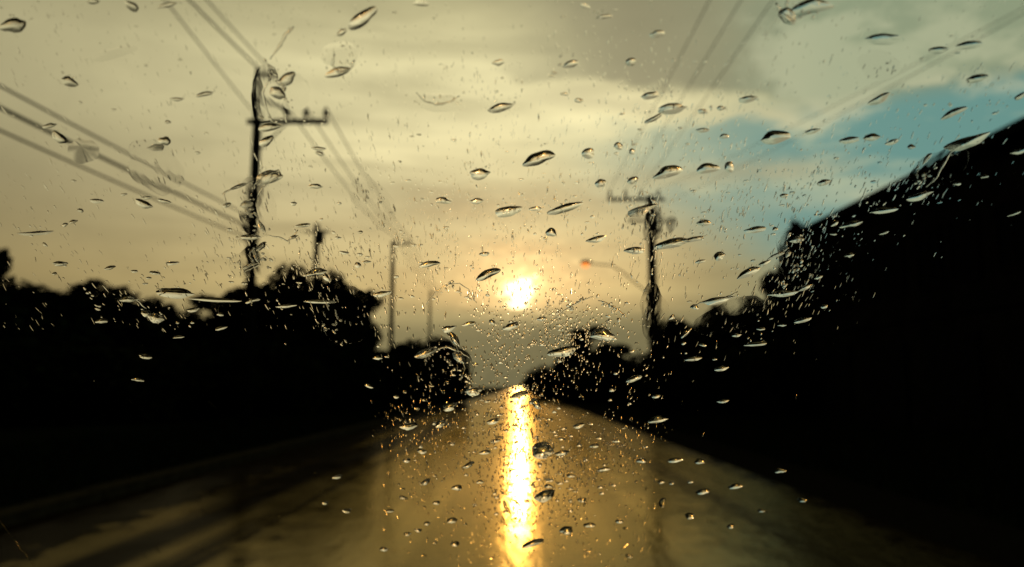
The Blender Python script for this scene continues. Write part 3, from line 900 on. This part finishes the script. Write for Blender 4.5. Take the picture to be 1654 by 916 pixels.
ROOFS = [(705,165,76,28,2,'faint wide smear of water on the pale sky above the sun'), (135,244,50,40,-30,'faint round smear of water crossing the slack cables'),
         (550,90,60,48,0,'faint blotch of water high beside the tallest pole'), (185,86,88,16,15,'faint long smear of water on the empty sky above the slack cables'),
         (1420,105,74,44,0,'faint pale blotch of water on the puffy cloud above the building')]

def zone(x, y):
    if y > 632 and 560 < x < 1350 and y > 632 + abs(x - 838) * .32:
        if abs(x - 838) < 50: return "on the sun's road reflection"
        return 'over the wet road before the sun streak' if x < 838 else ('over the mottled road by the pole reflection' if x > 1010 else 'over the wet road beyond the sun streak')
    if x > 1305 and y > 372 - (x - 1310) * .48: return 'against the black building'
    if x > 1050 and y > 505: return 'against the black building-side trees'
    if x < 600 and y > 468: return 'against the black trees below the tallest pole'
    if y > 535: return 'over the low trees at the road end'
    if math.hypot(x - 838, y - 470) < 130: return 'around the setting sun'
    if 345 < x < 600 and y > 100: return 'around the tallest utility pole'
    if x < 345: return 'over the slack cables' if y < 290 else 'over the plain sky above the black trees'
    if x < 745: return 'on the pale sky around the slim pole'
    if x > 1280 and y < 130: return 'on the puffy clouds above the building'
    if x > 1150: return 'on the blue sky gap' if y < 345 else 'over the trees beside the building'
    if 985 < x and y > 300: return 'around the lamp pole'
    return 'under the heavy grey cloud' if y > 130 else 'on the heavy grey cloud'

ORD = ('first second third fourth fifth sixth seventh eighth ninth tenth eleventh twelfth thirteenth fourteenth fifteenth sixteenth seventeenth eighteenth nineteenth twentieth').split()
info = {}
for i, (x, y, w, h, rot) in enumerate(DROPS):
    size = 'large' if w >= 36 else 'middling' if w >= 19 else 'small'
    shp = 'drop' if w < 2.1 * h else 'sliver'
    info.setdefault((size, shp, zone(x, y)), []).append((x, i))
LAB = {}
for (size, shp, z), lst in info.items():
    lst.sort()
    noun = 'raindrop' if shp == 'drop' else 'sliver of rain'
    for k, (x, i) in enumerate(lst):
        if len(lst) == 1: LAB[i] = f'the one {size} {noun} {z}'
        elif k == len(lst) - 1: LAB[i] = f'{size} {noun} {z}, rightmost'
        else: LAB[i] = f'{size} {noun} {z}, {ORD[min(k, 19)]} from the left'

def place_drop(geo, label, group):
    c, V, Fc, nd = geo
    me = bpy.data.meshes.new('raindrop')
    me.from_pydata(V, [], Fc); me.materials.append(M['water'])
    me.polygons.foreach_set('use_smooth', [i < nd for i in range(len(me.polygons))])
    me.update()
    o = bpy.data.objects.new('raindrop', me); COL.objects.link(o)
    o.location = W0 + WU * c[0] + WV * c[1] + WN * LIFT
    o.rotation_euler = WM.to_euler()
    return tag(o, label, 'raindrop', group)

dr = random.Random(2024)
for i, (x, y, w, h, rot) in enumerate(DROPS):
    place_drop(drop_geo(x, y, w, h, rot, 'lens' if w > 1.35 * h else 'round', dr), LAB[i], 'raindrops on the windscreen')
for (x, y, w, h, rot, lab) in ROOFS:
    place_drop(drop_geo(x, y, w, h, rot, 'roof' if 'peaked' in lab else 'round', dr, 48, 10, .011), lab, 'sheets of rainwater on the windscreen')

def rippled_sheet(x, y, w, h, rot, label):
    n, rings = 56, 22
    pts = [uv(on_glass(*p)) for p in outline(x, y, w, h, rot, 'round', dr, n)]
    c = uv(on_glass(x, y))
    loc_ = [(p[0] - c[0], p[1] - c[1]) for p in pts]
    V, Fc, nd = dome(loc_, .00005, rings, 2.5, dr, 0.0)
    so_ = dr.uniform(0, 50)
    for i in range(rings * n + 1):
        u, vv, z = V[i]
        r = 1.0 - min(rings, i // n) / rings
        q = mnoise.noise(Vector((u * 330, vv * 95, so_))) + .5 * mnoise.noise(Vector((u * 700, vv * 230, so_ + 9)))
        V[i] = (u, vv, max(0.0, z + q * .000013 * (1 - r ** 3)) if i >= n else z)
    place_drop((c, V, Fc, nd), label, 'sheets of rainwater on the windscreen')
for args in [
    (430, 150, 54, 84, 0, 'rippled smear of water over the top of the tallest pole'),
    (414, 335, 66, 92, 0, 'rippled smear of water bending the tallest pole halfway down'),
    (406, 424, 60, 60, 0, 'rippled smear of water where the tallest pole meets the trees'),
    (478, 150, 46, 58, -20, 'rippled smear of water above the one sided crossarm'),
    (1052, 360, 84, 58, 0, 'rippled smear of water over the transformer by the street lamp'),
    (1056, 505, 46, 92, 0, 'rippled smear of water over the foot of the lamp pole'),
    (560, 512, 84, 84, 0, 'rippled smear of water over the rounded end of the tall trees'),
    (716, 580, 92, 72, -25, 'rippled smear of water over the low trees at the road gap'),
    (1286, 420, 60, 96, 15, 'rippled smear of water over the tree at the building end'),
    (1180, 510, 130, 46, 15, 'rippled smear of water over the sloping trees by the lamp pole'),
    (250, 270, 110, 70, -30, 'rippled smear of water over the slack cables near the tallest pole'),
    (600, 330, 60, 110, 25, 'rippled smear of water over the wires towards the slim pole'),
    (1520, 268, 110, 50, 26, 'rippled smear of water along the building eaves'),
]:
    rippled_sheet(*args)

# fine spray: thousands of tiny runs of water, drawn out down the slope of the glass
def spray():
    rd = random.Random(77)
    V, Fc, SM = [], [], []
    def add(x, y, w, h, tilt, n=8, rings=3, k=.26):
        c = on_glass(x, y)
        cu, cv = uv(c)
        su = abs(uv(on_glass(x + 1, y))[0] - cu); sv = abs(uv(on_glass(x, y + 1))[1] - cv)
        a, b_ = w / 2 * su, h / 2 * sv
        ct, st = math.cos(tilt), math.sin(tilt)
        ph = rd.uniform(0, 6.28); wob = rd.uniform(0, .22)
        pts = []
        for q in range(n):
            t = 2 * math.pi * q / n
            rr = 1 + wob * math.sin(2 * t + ph) + wob * .6 * math.sin(3 * t + ph * 2)
            u, w_ = a * math.cos(t) * rr, b_ * math.sin(t) * rr
            pts.append((cu + u * ct - w_ * st, cv + u * st + w_ * ct))
        H = min(min(a, b_) * 2 * k * rd.uniform(.6, 1.3), .0012)
        v, f, nd = dome(pts, H, rings, 2.0, rd)
        o = len(V)
        V.extend(v); Fc.extend(tuple(i + o for i in q) for q in f); SM.extend(i < nd for i in range(len(f)))
    def glow(x, y):                              # where the low sun catches the spray
        return (math.exp(-((x - 890) / 150) ** 2 - ((y - 560) / 75) ** 2) + 2.3 * math.exp(-((x - 850) / 150) ** 2 - ((y - 740) / 110) ** 2)
                + .45 * math.exp(-((x - 980) / 110) ** 2 - ((y - 640) / 60) ** 2))
    def dens(x, y):
        d = .12
        d += .34 * math.exp(-((x - 900) / 330) ** 2 - ((y - 400) / 250) ** 2)
        d += .95 * min(2.4, glow(x, y))
        if 330 < x < 620 and y > 460: d *= .45
        if x > 1060 and y > 520: d *= .5
        if 880 < x < 1080 and 560 < y < 690: d *= .6
        d += .45 * math.exp(-((x - 1330) / 170) ** 2 - ((y - 380) / 110) ** 2)
        d += .35 * math.exp(-((x - 480) / 160) ** 2 - ((y - 430) / 90) ** 2)
        if x < 600 and y > 535: d *= .06
        if x > 1080 and y > 590: d *= .08
        if x > 1330 and y > 372 - (x - 1310) * .48: d *= .45; 
        if x > 1390 and y > 330: d *= .35
        if y > 840: d *= .6
        d *= .35 + 1.3 * max(0, .5 + mnoise.noise(Vector((x * .012, y * .012, 1.7))))
        return d
    made = 0
    while made < 8500:
        x, y = rd.uniform(-15, 1670), rd.uniform(-15, 930)
        if rd.random() * 2.0 > dens(x, y): continue
        g = min(1.0, glow(x, y))
        run = rd.random()
        k = rd.uniform(.05, .13) if rd.random() > .15 + .85 * g else rd.uniform(.18, .32)
        if run < .80:
            w = rd.uniform(1.2, 2.8); h = w * rd.uniform(1.8, 6.0)
            if g > .25: h = min(h, w * 2.6)
        elif run < .97:
            w = rd.uniform(1.6, 3.8); h = w * rd.uniform(.8, 1.5)
        else:
            w = rd.uniform(6, 11); h = rd.uniform(3, 5)
        if x > 1310 and y > 372 - (x - 1310) * .48: k *= .6
        add(x, y, w, h, rd.gauss(0, .12), k=k)
        made += 1
    # beads trailing along the rims of the larger drops
    for (x, y, w, h, rot) in DROPS:
        if w < 26 or rd.random() > .6: continue
        for q in range(rd.randint(2, 5)):
            add(x + rd.uniform(-.7, .7) * w, y - rd.uniform(.2, 1.0) * h - 2, rd.uniform(2, 4.5), rd.uniform(2, 5), 0)
    for (xa, ya, xb, yb, m) in ((895, 512, 955, 478, 14), (962, 484, 1014, 514, 16), (1480, 300, 1545, 235, 16), (1262, 470, 1310, 400, 14), (690, 488, 735, 456, 8),
                                (395, 300, 436, 440, 22), (425, 90, 470, 170, 18), (1260, 2, 1330, 30, 8), (700, 560, 760, 620, 22), (140, 470, 175, 525, 8), (520, 520, 560, 560, 8)):
        for q in range(m):
            t = rd.random()
            add(xa + (xb - xa) * t + rd.gauss(0, 3.5), ya + (yb - ya) * t + rd.gauss(0, 4), rd.uniform(2.5, 6.5), rd.uniform(2.5, 7.5), rd.gauss(0, .3), 10, 4, rd.uniform(.16, .28))
    me = bpy.data.meshes.new('rain_spray')
    me.from_pydata(V, [], Fc); me.materials.append(M['water'])
    me.polygons.foreach_set('use_smooth', SM); me.update()
    o = bpy.data.objects.new('rain_spray', me); COL.objects.link(o)
    o.location = W0 + WN * LIFT; o.rotation_euler = WM.to_euler()
    tag(o, 'fine spray of tiny raindrops and runs all over the windscreen', 'rain', None, 'stuff')
spray()

# thin trickles of water drawn across the glass
def trickle(px, width, label):
    P = []
    for i in range(len(px) - 1):
        for k in range(4):
            t = k / 4
            P.append((px[i][0] * (1 - t) + px[i + 1][0] * t + (dr.uniform(-.7, .7) if len(px) > 5 or i else 0),
                      px[i][1] * (1 - t) + px[i + 1][1] * t + dr.uniform(-.7, .7)))
    P.append(px[-1])
    tp = [uv(on_glass(*p)) for p in P]
    c0 = tp[0]
    n = len(tp)
    sc_ = abs(uv(on_glass(px[0][0] + 1, px[0][1]))[0] - uv(on_glass(*px[0]))[0])
    rads = [max(.0002, width * .5 * sc_ * dr.uniform(.55, 1.15) * (.35 + .65 * math.sin(math.pi * (i + .4) / n))) for i in range(n)]
    V, Fc = tube([(u - c0[0], v_ - c0[1], 0.0) for u, v_ in tp], rads, 10)
    V = [Vector((q.x, q.y, q.z * .55 + max(rads) * .55)) for q in V]
    o = mesh_obj('water_trickle', V, Fc, M['water'], None, True)
    o.location = W0 + WU * c0[0] + WV * c0[1] + WN * (LIFT * 2); o.rotation_euler = WM.to_euler()
    tag(o, label, 'trickle', 'thin trickles of water on the windscreen')
for args in [
    ([(-8, 832), (10, 856), (28, 878), (46, 902), (66, 930)], 2.2, 'hair thin bright trickle in the dark lower corner of the windscreen'),
    ([(366, 334), (361, 314), (376, 304), (398, 298), (412, 292)], 3.2, 'bent trickle just before the tallest pole, at half its height'),
    ([(410, 300), (428, 284), (450, 276), (452, 285), (438, 294), (424, 304), (416, 318)], 4.0, 'looped trickle crossing the tallest pole at half its height'),
    ([(432, 381), (450, 384), (464, 390), (474, 384), (481, 372)], 3.0, 'wavy trickle between the tallest pole and the short transformer pole'),
    ([(430, 392), (414, 404), (412, 416), (420, 428), (406, 434), (394, 440)], 4.5, 'crooked trickle over the lower part of the tallest pole'),
    ([(436, 128), (424, 150), (430, 176), (438, 196), (452, 204)], 4.0, 'trickle running down the upper part of the tallest pole'),
    ([(688, 492), (704, 472), (722, 460), (742, 458), (756, 468), (768, 488)], 2.6, 'arched trickle in the sky between the slim pole and the sun'),
    ([(894, 516), (918, 498), (940, 486), (958, 480)], 3.4, 'beaded trickle rising to the peak above the small lone tree'),
    ([(966, 486), (984, 492), (998, 502), (1014, 516)], 3.4, 'beaded trickle falling from the peak towards the lamp pole'),
    ([(1092, 390), (1106, 392), (1118, 387), (1134, 384), (1142, 380)], 3.4, 'trickle trailing from the big drop on the lamp pole'),
    ([(1232, 428), (1246, 416), (1262, 409), (1276, 400)], 4.0, 'trickle rising towards the tree at the building end'),
    ([(1118, 498), (1132, 490), (1152, 486), (1176, 480), (1192, 472)], 4.0, 'trickle over the treetops between the lamp pole and the building'),
    ([(1496, 304), (1512, 290), (1524, 268), (1534, 250), (1544, 238)], 4.0, 'trickle along the building eaves under the blue sky gap'),
    ([(722, 540), (736, 556), (744, 576), (752, 596), (744, 614)], 6.0, 'thick trickle beside the open gap at the road end'),
    ([(700, 566), (722, 562), (742, 568), (758, 580)], 5.0, 'trickle over the low trees beside the road gap'),
    ([(1254, 6), (1262, 22), (1276, 34), (1292, 30), (1310, 20)], 7.0, 'hooked trickle at the top edge of the glass by the dark cloud'),
    ([(540, 88), (536, 106), (548, 120), (566, 112), (572, 98)], 6.0, 'curled trickle in the pale sky above the crossarm'),
    ([(436, 96), (452, 74), (462, 56), (474, 44)], 5.0, 'trickle rising from the top of the tallest pole'),
    ([(672, 150), (684, 164), (704, 170), (726, 166), (742, 156)], 4.0, 'smile shaped trickle on the pale sky above the slim pole'),
    ([(236, 500), (222, 486), (204, 484)], 4.0, 'trickle at the dip of the black treeline'),
]:
    trickle(*args)
